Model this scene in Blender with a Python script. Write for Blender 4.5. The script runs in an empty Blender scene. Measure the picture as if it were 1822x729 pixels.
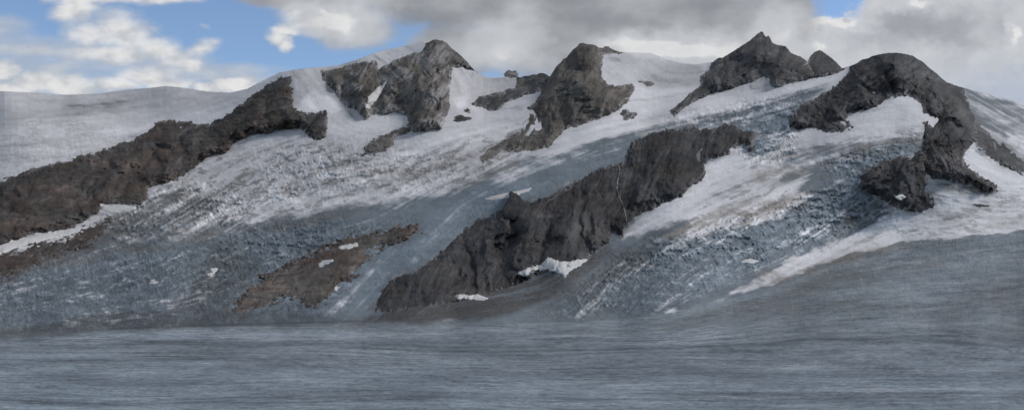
import bpy, math
import numpy as np

# ------------------------------------------------------------------ scene scale
F = 1954.0          # focal length in picture units
CX = 911.0
HY = 470.0          # level of the horizon
CAMZ = 100.0        # eye height above the valley ice
scene = bpy.context.scene
COL = scene.collection

def world(px, py, D):
    return np.stack([(px-CX)/F*D, D, (HY-py)/F*D+CAMZ], -1)

# ------------------------------------------------------------------ noise
_rs = np.random.default_rng(12345)
_PT = np.concatenate([_rs.permutation(1024)]*2).astype(np.int32)
_GA = _rs.random(1024)*2*math.pi
_GX = np.cos(_GA).astype(np.float32); _GY = np.sin(_GA).astype(np.float32)

def perlin(x, y, seed=0):
    x, y = np.broadcast_arrays(x, y)
    x0 = np.floor(x); y0 = np.floor(y)
    fx = (x-x0).astype(np.float32); fy = (y-y0).astype(np.float32)
    ix = x0.astype(np.int32)+seed*57; iy = y0.astype(np.int32)+seed*131
    cx_ = (_PT[ix & 1023], _PT[(ix+1) & 1023])
    u = fx*fx*fx*(fx*(fx*6-15)+10); v = fy*fy*fy*(fy*(fy*6-15)+10)
    def g(dx, dy):
        k = _PT[(cx_[dx]+iy+dy) & 1023]
        return _GX[k]*(fx-dx)+_GY[k]*(fy-dy)
    a = g(0,0); b = g(1,0); c = g(0,1); d = g(1,1)
    return 1.5*((a+(b-a)*u)*(1-v)+(c+(d-c)*u)*v)

def fbm(x, y, octv=4, seed=0, gain=0.5, lac=2.03):
    s = 0; a = 1; n = 0
    for i in range(octv):
        s = s+a*perlin(x, y, seed+i*17); n += a
        x = x*lac+13.7; y = y*lac+7.1; a *= gain
    return s/n

def ridged(x, y, octv=5, seed=0, gain=0.5, lac=2.03):
    s = 0; a = 1; n = 0
    for i in range(octv):
        s = s+a*(1-2*np.abs(perlin(x, y, seed+i*31))); n += a
        x = x*lac+3.7; y = y*lac+9.1; a *= gain
    return s/n

_VV = (_rs.random(1024)*2-1).astype(np.float32)
def _facet1(x, y, seed):
    x, y = np.broadcast_arrays(x, y)
    x0 = np.floor(x); y0 = np.floor(y); fx = (x-x0).astype(np.float32); fy = (y-y0).astype(np.float32)
    ix = x0.astype(np.int32)+seed*57; iy = y0.astype(np.int32)+seed*131
    a = _PT[ix & 1023]; b = _PT[(ix+1) & 1023]
    v00 = _VV[_PT[(a+iy) & 1023]]; v10 = _VV[_PT[(b+iy) & 1023]]; v01 = _VV[_PT[(a+iy+1) & 1023]]; v11 = _VV[_PT[(b+iy+1) & 1023]]
    return np.where(fx+fy < 1, v00+fx*(v10-v00)+fy*(v01-v00), v11+(1-fx)*(v01-v11)+(1-fy)*(v10-v11))
def facets(x, y, octv=3, seed=0, gain=.45, lac=2.2):
    """piecewise planar relief with sharp creases, like broken rock or seracs"""
    s = 0; a = 1
    for i in range(octv):
        c, d = math.cos(i*.5), math.sin(i*.5)
        s = s+a*_facet1(x*c-y*d+.35*perlin(x*.7, y*.7, seed+i+40), x*d+y*c, seed+i*19)
        x = x*lac; y = y*lac; a *= gain
    return s

def ss(a, b, x):
    t = np.clip((x-a)/(b-a), 0, 1)
    return t*t*(3-2*t)

def sdist(px, py, poly):
    """signed distance to a polygon, positive inside"""
    P = np.asarray(poly, float); Q = np.roll(P, -1, 0)
    shp = px.shape; px = px.ravel(); py = py.ravel()
    best = np.full(px.shape, 1e18); ins = np.zeros(px.shape, bool)
    for (x1, y1), (x2, y2) in zip(P, Q):
        dx, dy = x2-x1, y2-y1
        t = np.clip(((px-x1)*dx+(py-y1)*dy)/(dx*dx+dy*dy+1e-9), 0, 1)
        d = (px-x1-t*dx)**2+(py-y1-t*dy)**2
        best = np.minimum(best, d)
        if y1 != y2:
            c = ((y1 > py) != (y2 > py)) & (px < (x2-x1)*(py-y1)/(y2-y1)+x1)
            ins ^= c
    return (np.sqrt(best)*np.where(ins, 1, -1)).reshape(shp)

def region(px, py, poly, feather):
    """soft mask evaluated on a coarse lattice, then interpolated"""
    gx = np.arange(-760, 2600, 4.0); gy = np.arange(40, 1160, 4.0)
    GX, GY = np.meshgrid(gx, gy)
    s = sdist(GX, GY, poly)
    return ss(-feather, feather, bil(s, -760, 40, 4.0, px, py))

def bil(A, x0, y0, st, px, py):
    fx = np.clip((px-x0)/st, 0, A.shape[1]-1.001); fy = np.clip((py-y0)/st, 0, A.shape[0]-1.001)
    ix = fx.astype(int); iy = fy.astype(int); fx = fx-ix; fy = fy-iy
    return ((A[iy, ix]*(1-fx)+A[iy, ix+1]*fx)*(1-fy)+(A[iy+1, ix]*(1-fx)+A[iy+1, ix+1]*fx)*fy)

def blur(A, n=1):
    for _ in range(n):
        B = np.pad(A, 1, mode='edge')
        A = (B[:-2, 1:-1]+2*A+B[2:, 1:-1])/4
        B = np.pad(A, 1, mode='edge')
        A = (B[1:-1, :-2]+2*A+B[1:-1, 2:])/4
    return A

# ------------------------------------------------------------------ skylines
SNOWSKY = [(-760,185),(-300,172),(-100,160),(0,162),(60,165),(120,169),(180,166),(230,159),(262,157),(295,153),(325,156),(370,163),
 (410,165),(440,158),(465,145),(500,128),(540,122),(600,117),(635,106),(680,90),(720,82),(752,74),(762,78),(770,92),(790,96),(815,108),
 (838,121),(850,132),(875,139),(900,137),(922,139),(940,146),(965,146),(985,142),(1010,120),(1040,100),(1070,96),(1100,94),
 (1130,94),(1160,95),(1190,107),(1215,113),(1240,115),(1262,111),(1285,116),(1310,112),(1340,108),(1400,112),(1440,124),
 (1475,131),(1497,124),(1512,118),(1530,113),(1548,112),(1575,108),(1590,106),(1620,106),(1640,118),(1665,140),(1690,153),(1702,153),
 (1740,163),(1780,172),(1822,186),(1900,210),(2100,240),(2600,300)]
ROCKSKY = [(-760,320),(0,120),(430,110),(560,100),(740,82),(752,78),(764,75),(770,71),(775,70.5),(780,71.5),(786,72),(795,76.5),(803,86),(810,91),(818,97),(826,105),
 (838,118),(845,127),(905,138),(909,134.5),(914,133),(919,136),(926,138),(932,135.5),(941,135),(947,132.5),(955,133),(960,130),(966,130),(973,133),(978,137),(984,128),(990,118),(998,111),(1003,104),
 (1008,103),(1014,95),(1020,88),(1027,83),(1031,77.5),(1037,76.5),(1046,79),(1055,79.5),(1060,81),(1066,85),(1072,86),(1076,83),(1082,82.5),(1088,87),(1095,90),(1104,93),(1112,94),
 (1250,112),(1268,110.5),(1278,103),(1285,103),(1297,96),(1310,88),(1322,80),(1332,74),(1340,67),(1345,63),(1350,59),(1354,56),(1357,56.5),(1360,63),(1363,66),(1367,63.5),(1370,67),(1374,76),
 (1382,80),(1390,81),(1398,82.5),(1404,90),(1408,95),(1416,98),(1425,101),(1431,106),(1437,109),(1442,100),(1448,94),(1454,90.5),(1459,89.5),(1465,92.5),(1472,98),(1479,103),(1485,108),(1492,115),(1498,122),
 (1512,118),(1524,113),(1534,106),(1545,104),(1552,100),(1562,97.5),(1572,95.5),(1583,94.5),(1597,94),(1612,96.5),(1625,100),(1634,106),(1642,110),(1652,120),(1660,126),(1668,132),(1676,140),(1684,146),(1692,149),(1702,153),(1830,186),(2600,300)]
def skyline(tab, px, jag, seed):
    t = np.array(tab, float)
    y = np.interp(px, t[:,0], t[:,1])
    return y+jag*fbm(px/6.0, px*0+seed, 4, seed)

# ------------------------------------------------------------------ distance of the hillside
CP = [(-700,900),( -100,900),(500,900),(911,900),(1300,900),(1900,900),(2500,900)]
pts = [(x,1100,F*100/630.) for x in range(-700,2600,600)]
pts += [(x,900,F*100/430.) for x in range(-700,2600,400)]
pts += [(x,729,754) for x in range(-700,2600,300)]
pts += [(x,660,1028) for x in range(-700,2600,300)]
pts += [(x,610,1396) for x in range(-700,1900,260)]
pts += [(x,580,1760) for x in range(-100,1200,150)]
pts += [(-700,560,1900),(-700,420,2700),(-700,180,4700),(-400,300,3700),
 (1400,580,1760),(1650,580,1780),(1822,585,1760),(2200,580,1700),(2600,560,1700),(2600,300,3600),(2200,240,4400),(2200,400,2800),
 (1300,555,1930),(1500,545,2000),(1700,550,1980),(1822,548,1990),(1500,500,2350),(1822,500,2350),(1822,450,2750),(1822,412,3000),(1600,435,2850),(1450,470,2550),
 (0,540,2000),(0,500,2200),(0,440,2500),(300,530,2020),(300,490,2250),(300,430,2650),(0,320,3250),(0,240,3900),(0,162,4700),(150,200,4300),(300,155,4700),(300,230,4000),(430,160,4300),(300,310,3350),
 (500,380,2950),(500,310,3300),(500,250,3600),(520,122,4150),(560,180,3900),(650,100,4300),(640,160,4100),(775,72,4250),(770,150,4050),(700,400,2700),(700,340,3000),(700,260,3500),(700,210,3750),
 (860,135,4550),(860,200,3900),(900,260,3500),(900,330,2900),(620,470,2300),(760,500,2050),(700,550,1880),(1000,330,2900),(1000,400,2550),(1000,480,2150),(1000,560,1880),
 (1040,80,4250),(1040,160,4000),(1000,230,3600),(1130,94,4700),(1150,150,4350),(1160,210,3850),(1200,270,3200),(1200,340,2750),(1200,420,2400),(1200,500,2120),
 (1350,60,4600),(1350,130,4300),(1300,180,4000),(1350,210,3650),(1350,260,3200),(1350,350,2800),(1350,430,2500),(1460,92,4700),(1500,125,4050),(1440,180,3700),
 (1590,95,3750),(1590,150,3600),(1590,215,3400),(1480,260,3150),(1590,300,3000),(1590,375,2880),(1700,300,3000),(1822,300,3250),(1700,155,3950),(1780,230,3700),(1822,190,4350),(1720,385,2950)]
P = np.array(pts, float)
_u = P[:, :2]/300.0
_r = np.sqrt(((_u[:, None]-_u[None])**2).sum(-1))
_K = np.zeros((len(P)+3,)*2); n_ = len(P)
_K[:n_, :n_] = _r+np.eye(n_)*-0.03
_K[:n_, n_] = 1; _K[:n_, n_+1:] = _u; _K[n_, :n_] = 1; _K[n_+1:, :n_] = _u.T
_w = np.linalg.solve(_K, np.concatenate([1/P[:, 2]*1000, np.zeros(3)]))
gx = np.arange(-760, 2620, 12.0); gy = np.arange(40, 1160, 12.0)
GX, GY = np.meshgrid(gx, gy)
acc = _w[n_]+_w[n_+1]*GX/300+_w[n_+2]*GY/300
for i in range(n_):
    acc = acc+_w[i]*np.sqrt((GX/300-_u[i,0])**2+(GY/300-_u[i,1])**2)
acc = blur(np.clip(acc, 0.19, 5), 2)
def Dbase(px, py):
    return 1000/bil(acc, -760, 40, 12.0, px, py)

# ------------------------------------------------------------------ ice flow field and streak maps
FP = np.array([(0,729,0),(911,729,1),(1822,729,0),(0,650,-2),(500,650,-3),(911,650,1),(1400,650,1),(1822,650,1),(0,605,6),(300,600,3),(911,600,0),(1300,590,4),(1500,590,5),(1822,600,2),
 (1300,540,20),(1500,500,24),(1650,480,20),(1822,450,10),(1822,530,8),(1200,500,38),(1100,540,48),(1300,400,28),(1450,400,35),(1540,330,38),(1500,300,22),(1450,270,12),(1600,250,6),(1400,330,25),
 (500,300,25),(400,350,32),(300,380,30),(600,260,15),(800,290,22),(600,380,14),(800,400,42),(650,520,48),(720,450,44),(900,320,26),(1000,280,20),(1150,245,16),(1300,205,14),(1420,180,16),
 (0,520,14),(200,480,16),(400,500,26),(500,560,22),(300,250,10),(100,250,6),(100,180,2),(400,190,20),(1750,200,-32),(1740,280,-36),(1720,330,-24),(1700,390,-3),(1822,370,6),(1822,260,-25),
 (840,170,-60),(900,230,14),(560,170,-55),(600,210,-40),(1130,130,-40),(1200,180,10),(1150,215,12)], float)
gx = np.arange(-760, 2620, 12.0); gy = np.arange(40, 1160, 12.0)
GX, GY = np.meshgrid(gx, gy)
wc = 0; ws = 0; wt = 0
for x, y, a in FP:
    w = 1/(((GX-x)/1.3)**2+(GY-y)**2+300)**1.6
    wc = wc+w*math.cos(math.radians(2*a)); ws = ws+w*math.sin(math.radians(2*a))
ang = 0.5*np.arctan2(ws, wc)
VX = np.cos(ang); VY = -np.sin(ang)
X0, Y0, ST = -100.0, 40.0, 1.0
lw, lh = 2040, 720
LX, LY = np.meshgrid(X0+np.arange(lw)*ST, Y0+np.arange(lh)*ST)
vx = bil(VX, -760, 40, 12.0, LX, LY).astype(np.float32); vy = bil(VY, -760, 40, 12.0, LX, LY).astype(np.float32)
nn = np.sqrt(vx*vx+vy*vy)+1e-6; vx /= nn; vy /= nn
rng = np.random.default_rng(7)
def lic(src, n, step, perp=False):
    ax, ay = (vx, vy) if not perp else (-vy, vx)
    IX, IY = np.meshgrid(np.arange(lw), np.arange(lh))
    out = src.astype(np.float32).copy()
    for sg in (1, -1):
        x = IX.astype(np.float32).copy(); y = IY.astype(np.float32).copy()
        for k in range(n):
            ix = np.clip(x+.5, 0, lw-1).astype(np.int32); iy = np.clip(y+.5, 0, lh-1).astype(np.int32)
            x += sg*step*ax[iy, ix]; y += sg*step*ay[iy, ix]
            ix = np.clip(x+.5, 0, lw-1).astype(np.int32); iy = np.clip(y+.5, 0, lh-1).astype(np.int32)
            out += src[iy, ix]*(1-k/n)
    out -= out.mean(); out /= out.std()
    return out
def whiten(s, b):
    A = blur(rng.standard_normal((lh, lw)), b); return A/A.std()
w_fine = whiten(0, 1)+0.9*whiten(0, 5)
w_mid = whiten(0, 5)+whiten(0, 24)
L_long = lic(w_fine, 46, 2.6)
L_wide = lic(w_mid, 36, 3.0)
L_short = lic(whiten(0, 2), 7, 1.5)
L_knot = lic(whiten(0, 4), 5, 1.4)
L_mid = lic(whiten(0, 9)+.5*whiten(0, 3), 12, 1.7)
L_perp = lic(whiten(0, 2)+0.5*whiten(0, 8), 6, 1.2, True)
def M(A, px, py):
    return bil(A, X0, Y0, ST, px, py)

# ------------------------------------------------------------------ materials
def new_mat(name):
    m = bpy.data.materials.new(name); m.use_nodes = True
    nt = m.node_tree; nt.nodes.clear()
    return m, nt
def N(nt, t, **kw):
    n = nt.nodes.new(t)
    for k, v in kw.items(): setattr(n, k, v)
    return n
def mixc(nt, fac, a, b, blend='MIX'):
    n = nt.nodes.new('ShaderNodeMix'); n.data_type = 'RGBA'; n.blend_type = blend
    for s, v in ((n.inputs[0], fac), (n.inputs[6], a), (n.inputs[7], b)):
        if isinstance(v, bpy.types.NodeSocket): nt.links.new(v, s)
        elif isinstance(v, (int, float)): s.default_value = v
        else: s.default_value = (*v, 1)
    return n.outputs[2]
def mth(nt, op, a, b=0.0, clamp=False):
    n = nt.nodes.new('ShaderNodeMath'); n.operation = op; n.use_clamp = clamp
    for s, v in ((n.inputs[0], a), (n.inputs[1], b)):
        if isinstance(v, bpy.types.NodeSocket): nt.links.new(v, s)
        else: s.default_value = v
    return n.outputs[0]
def maprange(nt, v, a, b, c=0., d=1.):
    n = nt.nodes.new('ShaderNodeMapRange'); nt.links.new(v, n.inputs[0])
    for i, q in enumerate((a, b, c, d)): n.inputs[i+1].default_value = q
    return n.outputs[0]
def noise(nt, vec, scale, det=6, rough=0.6, dist=0.0, ntype='FBM'):
    n = nt.nodes.new('ShaderNodeTexNoise'); n.inputs['Scale'].default_value = scale
    n.inputs['Detail'].default_value = det; n.inputs['Roughness'].default_value = rough
    n.inputs['Distortion'].default_value = dist
    nt.links.new(vec, n.inputs['Vector']); return n.outputs['Fac']
def attr(nt, name):
    n = nt.nodes.new('ShaderNodeAttribute'); n.attribute_name = name; return n.outputs['Fac']
def coords(nt, scale=(1,1,1), rot=(0,0,0)):
    t = nt.nodes.new('ShaderNodeTexCoord'); mp = nt.nodes.new('ShaderNodeMapping')
    mp.inputs['Scale'].default_value = scale; mp.inputs['Rotation'].default_value = rot
    nt.links.new(t.outputs['Object'], mp.inputs[0]); return mp.outputs[0]
def finish(nt, col, rough, bump=None, bstr=0.5, bdist=2.0, spec=0.2):
    p = nt.nodes.new('ShaderNodeBsdfPrincipled'); o = nt.nodes.new('ShaderNodeOutputMaterial')
    nt.links.new(col, p.inputs['Base Color']); p.inputs['Roughness'].default_value = rough
    p.inputs['Specular IOR Level'].default_value = spec
    if bump is not None:
        b = nt.nodes.new('ShaderNodeBump'); b.inputs['Strength'].default_value = bstr; b.inputs['Distance'].default_value = bdist
        nt.links.new(bump, b.inputs['Height']); nt.links.new(b.outputs[0], p.inputs['Normal'])
    nt.links.new(p.outputs[0], o.inputs[0])

def ice_material(streaks=False):
    m, nt = new_mat('valley_ice' if streaks else 'glacier_ice_and_snow')
    v = coords(nt)
    n1 = noise(nt, v, 0.012, 8, 0.65); n2 = noise(nt, v, 0.15, 6, 0.7); n3 = noise(nt, v, 0.0035, 4, 0.5)
    snow = attr(nt, 'snow'); blue = attr(nt, 'blue'); dirt = attr(nt, 'dirt'); deb_shade = attr(nt, 'debris_shade'); sh = attr(nt, 'tone')
    grey_ice = mixc(nt, maprange(nt, n1, .3, .7), (0.136, 0.164, 0.189), (0.190, 0.221, 0.250))
    blue_ice = mixc(nt, maprange(nt, n1, .3, .7), (0.175, 0.224, 0.276), (0.240, 0.294, 0.350))
    c = mixc(nt, blue, grey_ice, blue_ice)
    snowc = mixc(nt, maprange(nt, n3, .3, .7), (0.67, 0.675, 0.72), (0.78, 0.78, 0.815))
    c = mixc(nt, snow, c, snowc)
    dirtc = mixc(nt, maprange(nt, n1, .35, .65), (0.20, 0.172, 0.15), (0.33, 0.295, 0.26))
    c = mixc(nt, dirt, c, dirtc)
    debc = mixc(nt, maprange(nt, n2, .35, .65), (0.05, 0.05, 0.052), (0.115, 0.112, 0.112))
    c = mixc(nt, deb_shade, c, debc)
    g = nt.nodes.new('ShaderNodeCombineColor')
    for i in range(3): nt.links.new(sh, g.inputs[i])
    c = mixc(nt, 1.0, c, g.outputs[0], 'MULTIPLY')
    s2 = mth(nt, 'ADD', 1.0, mth(nt, 'MULTIPLY', mth(nt, 'SUBTRACT', maprange(nt, n2, .25, .75, .80, 1.2), 1.0), maprange(nt, snow, 0., 1., 1., .25)))
    if streaks:
        vs = coords(nt, (0.010, 0.11, 0.02)); vt = coords(nt, (0.06, 0.16, 0.1))
        s2 = mth(nt, 'MULTIPLY', s2, maprange(nt, noise(nt, vs, 1.0, 5, .75, .4), .28, .72, .80, 1.20))
        s2 = mth(nt, 'MULTIPLY', s2, maprange(nt, noise(nt, vt, 1.0, 4, .7), .25, .75, .86, 1.12))
        s2 = mth(nt, 'MULTIPLY', s2, maprange(nt, noise(nt, coords(nt, (0.004, 0.06, 0.02)), 1.0, 3, .6, .3), .60, .70, 1.0, .84))
    g2 = nt.nodes.new('ShaderNodeCombineColor')
    for i in range(3): nt.links.new(s2, g2.inputs[i])
    c = mixc(nt, 1.0, c, g2.outputs[0], 'MULTIPLY')
    finish(nt, c, 0.75, noise(nt, v, 0.09, 8, 0.7), 0.35, 3.0)
    return m

def rock_material(name, dark, light, brown, brown_amt, rot=(0, .5, 0)):
    m, nt = new_mat(name)
    v = coords(nt, (1, 1, 1)); vs = coords(nt, (0.35, 0.6, 2.2), rot)
    big = noise(nt, v, 0.006, 5, 0.55); mid = noise(nt, vs, 0.022, 8, 0.68, 1.0); fine = noise(nt, v, 0.16, 6, 0.7)
    c = mixc(nt, maprange(nt, mid, .34, .68), dark, light)
    c = mixc(nt, mth(nt, 'MULTIPLY', maprange(nt, big, .42, .68), brown_amt, True), c, brown)
    st = nt.nodes.new('ShaderNodeCombineColor')
    s = mth(nt, 'MULTIPLY', maprange(nt, fine, .25, .75, .68, 1.34), maprange(nt, noise(nt, v, 0.013, 4, .6), .3, .7, .78, 1.22))
    for i in range(3): nt.links.new(s, st.inputs[i])
    c = mixc(nt, 1.0, c, st.outputs[0], 'MULTIPLY')
    tg = nt.nodes.new('ShaderNodeCombineColor'); tt_ = attr(nt, 'tone')
    for i in range(3): nt.links.new(tt_, tg.inputs[i])
    c = mixc(nt, 1.0, c, tg.outputs[0], 'MULTIPLY')
    c = mixc(nt, mth(nt, 'MULTIPLY', attr(nt, 'dust'), maprange(nt, fine, .3, .55), True), c, (0.52, 0.51, 0.53))
    c = mixc(nt, attr(nt, 'pale'), c, (0.19, 0.195, 0.19))
    finish(nt, c, 0.9, mth(nt, 'ADD', noise(nt, vs, 0.05, 9, 0.72), noise(nt, v, 0.25, 6, .7)), 0.6, 5.0, .12)
    return m

def snow_material():
    m, nt = new_mat('old_snow')
    v = coords(nt)
    n1 = noise(nt, v, 0.02, 8, 0.6); n2 = noise(nt, v, 0.2, 6, .7)
    c = mixc(nt, maprange(nt, n1, .3, .7), (0.66, 0.66, 0.67), (0.78, 0.775, 0.78))
    c = mixc(nt, mth(nt, 'MULTIPLY', maprange(nt, n2, .35, .7), 0.6), c, (0.36, 0.36, 0.37))
    finish(nt, c, 0.7, n2, 0.3, 2.0)
    return m

ICE = ice_material()
VALLEY = ice_material(True)
WATER, _nt = new_mat('meltwater')
finish(_nt, mixc(_nt, noise(_nt, coords(_nt), .2), (.22, .23, .24), (.5, .51, .53)), .35)
SNOW = snow_material()
R_DARK = rock_material('dark_slate_rock', (0.036, 0.037, 0.041), (0.074, 0.074, 0.078), (0.062, 0.054, 0.050), .6)
R_BROWN = rock_material('brown_weathered_rock', (0.046, 0.043, 0.043), (0.086, 0.080, 0.077), (0.092, 0.068, 0.057), .7, (0, .35, 0))
R_RUST = rock_material('rusty_gneiss', (0.045, 0.043, 0.043), (0.150, 0.138, 0.130), (0.110, 0.078, 0.064), .7, (0, .6, 0))
R_PEAK = rock_material('grey_peak_rock', (0.078, 0.075, 0.073), (0.138, 0.130, 0.122), (0.120, 0.102, 0.088), .6, (0, 1.0, 0))
R_FAR = rock_material('far_peak_rock', (0.066, 0.067, 0.072), (0.118, 0.118, 0.122), (0.098, 0.090, 0.087), .5, (0, .9, 0))  # lifted, bluish tones: distance haze painted into the rock colour

# ------------------------------------------------------------------ mesh from a lattice
def lattice(name, pos, mat, attrs=None, keep=None, smooth=True, kind=None, label=None, cat=None, group=None, parent=None):
    ny, nx = pos.shape[:2]
    idx = np.arange(nx*ny).reshape(ny, nx)
    q = np.stack([idx[:-1, :-1], idx[:-1, 1:], idx[1:, 1:], idx[1:, :-1]], -1)
    if keep is not None:
        k = keep[:-1, :-1] | keep[:-1, 1:] | keep[1:, 1:] | keep[1:, :-1]
        q = q[k]
    q = q.reshape(-1, 4)
    used = np.zeros(nx*ny, bool); used[q.ravel()] = True
    remap = np.cumsum(used)-1
    q = remap[q]; V = pos.reshape(-1, 3)[used]
    me = bpy.data.meshes.new(name)
    me.vertices.add(len(V)); me.vertices.foreach_set('co', V.astype(np.float32).ravel())
    me.loops.add(q.size); me.loops.foreach_set('vertex_index', q.astype(np.int32).ravel())
    me.polygons.add(len(q)); me.polygons.foreach_set('loop_start', (np.arange(len(q))*4).astype(np.int32))
    me.polygons.foreach_set('loop_total', np.full(len(q), 4, np.int32))
    me.polygons.foreach_set('use_smooth', np.full(len(q), smooth, bool))
    for k, a in (attrs or {}).items():
        if a.ndim == 3:
            at = me.attributes.new(k, 'FLOAT_COLOR', 'POINT')
            c = np.concatenate([a, np.ones(a.shape[:2]+(1,))], -1).reshape(-1, 4)[used]
            at.data.foreach_set('color', c.astype(np.float32).ravel())
        else:
            at = me.attributes.new(k, 'FLOAT', 'POINT')
            at.data.foreach_set('value', a.astype(np.float32).ravel()[used])
    me.update(); me.validate()
    me.materials.append(mat)
    o = bpy.data.objects.new(name, me); COL.objects.link(o)
    if kind: o['kind'] = kind
    if label: o['label'] = label
    if cat: o['category'] = cat
    if group: o['group'] = group
    if parent: o.parent = parent
    return o

# ------------------------------------------------------------------ ice and snow surface: attributes
def poly_mask(px, py, lst, base, feather=10, warp=8, seed=5):
    wx = px+warp*fbm(px/35, py/20, 4, seed); wy = py+warp*fbm(px/35, py/20, 4, seed+50)
    out = base+0*px
    for val, poly, *f in lst:
        fe = f[0] if f else feather
        m = region(wx, wy, poly, fe)
        out = out*(1-m)+val*m
    return out
FRONT = [(-760,640),(-300,622),(0,604),(100,594),(200,587),(400,580),(620,574),(900,574),(1000,573),(1120,566),(1200,556),(1300,528),(1400,495),(1440,478),(1500,455),(1600,433),(1700,421),(1822,410),(2100,390),(2600,360),(2600,1200),(-760,1200)]
SNOWREG = [
 (0.10, [(-760,700),(-760,470),(0,455),(150,425),(250,405),(330,408),(410,402),(500,386),(560,378),(640,362),(740,352),(830,328),(880,308),(960,282),(1050,255),(1120,238),(1200,222),(1270,205),(1340,188),(1440,160),(1470,155),(1440,185),(1410,205),(1400,260),(1380,290),(1340,290),(1300,300),(1260,330),(1200,460),(1180,560),(1120,700)], 16),
 (0.42, [(860,310),(960,284),(1050,258),(1120,240),(1200,224),(1340,190),(1300,215),(1130,250),(1060,280),(960,310),(880,330)], 12),
 (0.55, [(170,375),(250,350),(330,330),(380,360),(420,395),(330,412),(250,415),(200,400)], 20),
 (0.30, [(170,415),(250,392),(330,395),(420,400),(320,425),(200,440)], 16),
 (0.08, FRONT, 4),
 (0.10, [(1130,445),(1250,415),(1350,395),(1420,372),(1440,345),(1500,320),(1545,335),(1580,370),(1560,400),(1530,420),(1480,440),(1400,470),(1340,500),(1250,545),(1150,560),(1060,562),(1000,572),(960,574),(1010,540),(1080,480)], 10),
 (0.42, [(1380,240),(1450,250),(1560,245),(1640,225),(1645,250),(1600,275),(1560,290),(1500,300),(1440,320),(1400,330),(1340,320),(1330,280)], 14),
 (0.20, [(1460,290),(1520,275),(1600,262),(1640,255),(1630,275),(1560,292),(1530,315),(1535,350),(1500,350),(1440,345),(1420,330)], 10),
 (0.46, [(1702,150),(1822,186),(2600,280),(2600,420),(1822,310),(1790,300),(1740,270),(1725,220)], 8),
 (0.95, [(1180,345),(1250,290),(1310,262),(1345,280),(1400,330),(1330,350),(1240,385),(1200,395),(1150,415),(1110,425),(1130,390)], 10),
 (1.0, [(1500,190),(1560,178),(1640,172),(1648,225),(1600,240),(1500,250),(1400,262),(1380,300),(1330,320),(1260,340),(1300,300),(1350,290),(1410,245),(1490,235)], 8),
 (1.0, [(1680,330),(1740,335),(1830,345),(1830,395),(1700,420),(1560,432),(1450,462),(1400,466),(1500,425),(1560,400),(1600,378),(1650,380)], 10),
 (0.75, [(1440,458),(1480,446),(1560,415),(1560,430),(1480,450),(1440,464)], 9),
 (1.0, [(1700,255),(1730,285),(1770,300),(1822,320),(1822,345),(1760,320),(1715,290)], 7),
 (0.9, [(1790,235),(1822,242),(1900,270),(1900,290),(1822,262),(1795,250)], 6),
]
BLUEREG = [
 (0.55, [(-760,620),(-760,490),(0,475),(170,450),(330,420),(560,385),(830,335),(1000,280),(1340,190),(1440,165),(1420,290),(1340,300),(900,580),(-100,610)], 10),
 (1.0, [(560,545),(640,480),(740,400),(850,335),(950,300),(960,345),(860,385),(780,440),(700,500),(650,550),(590,562),(480,570),(440,560)], 16),
 (1.0, [(1330,195),(1410,180),(1420,240),(1405,290),(1345,275)], 10),
 (0.75, [(1180,440),(1350,400),(1440,350),(1540,340),(1560,390),(1400,460),(1250,530),(1100,560)], 20),
 (0.75, [(1440,300),(1560,270),(1640,258),(1620,275),(1540,310),(1530,350)], 10),
 (0.42, FRONT, 4),
 (0.75, [(-760,640),(1300,655),(2600,640),(2600,1200),(-760,1200)], 30),
]
DIRTREG = [
 (0.45, [(170,380),(260,350),(330,330),(400,360),(430,395),(300,420),(180,430)], 20),
 (0.30, [(400,230),(640,260),(900,250),(860,330),(640,360),(420,400),(300,360)], 40),
 (0.55, [(-100,470),(60,480),(170,430),(260,430),(420,402),(560,380),(740,352),(700,370),(560,400),(420,420),(260,450),(60,480)], 10),
 (0.75, [(1180,430),(1130,420),(1200,395),(1240,385),(1340,355),(1440,345),(1440,365),(1350,392),(1250,415)], 12),
 (0.60, [(1400,255),(1560,245),(1640,235),(1600,262),(1500,285),(1440,310),(1350,330),(1340,310)], 14),
 (0.65, [(1340,480),(1440,466),(1560,436),(1700,424),(1600,445),(1450,490),(1350,510)], 9),
 (0.50, [(1640,400),(1720,360),(1822,350),(1822,400),(1700,425)], 18),
 (0.25, [(0,165),(300,160),(460,160),(200,230),(400,250),(0,300)], 30),
 (0.55, [(1500,370),(1570,350),(1600,378),(1540,410),(1480,420)], 10),
 (0.25, [(0,585),(620,560),(900,574),(1300,540),(1500,470),(1900,420),(1900,600),(1300,600),(911,590),(0,600)], 14),
]
DEBREG = [
 (0.95, [(640,574),(670,556),(740,545),(850,528),(900,510),(960,492),(1040,465),(1085,440),(1100,455),(1060,490),(1000,520),(930,552),(880,568),(760,575)], 8),
 (0.55, [(1060,455),(1110,440),(1180,440),(1120,480),(1040,520),(960,550),(1000,510)], 14),
 (0.58, [(-100,614),(0,585),(200,556),(400,545),(560,560),(640,572),(500,576),(200,586),(0,603)], 9),
 (0.5, [(-760,560),(-100,490),(100,450),(180,395),(240,385),(240,410),(160,450),(60,490),(-100,540)], 8),
 (0.35, [(1702,170),(1722,170),(1760,215),(1800,262),(1822,290),(1822,312),(1770,290),(1735,250),(1715,215)], 8),
 (0.2, [(1690,150),(1760,175),(1822,205),(1822,235),(1750,215)], 12),
 (0.5, [(380,420),(420,430),(460,470),(430,520),(400,560),(300,570),(340,500)], 20),
 (0.6, [(1640,335),(1700,318),(1780,340),(1770,350),(1690,345)], 7),
]
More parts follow.
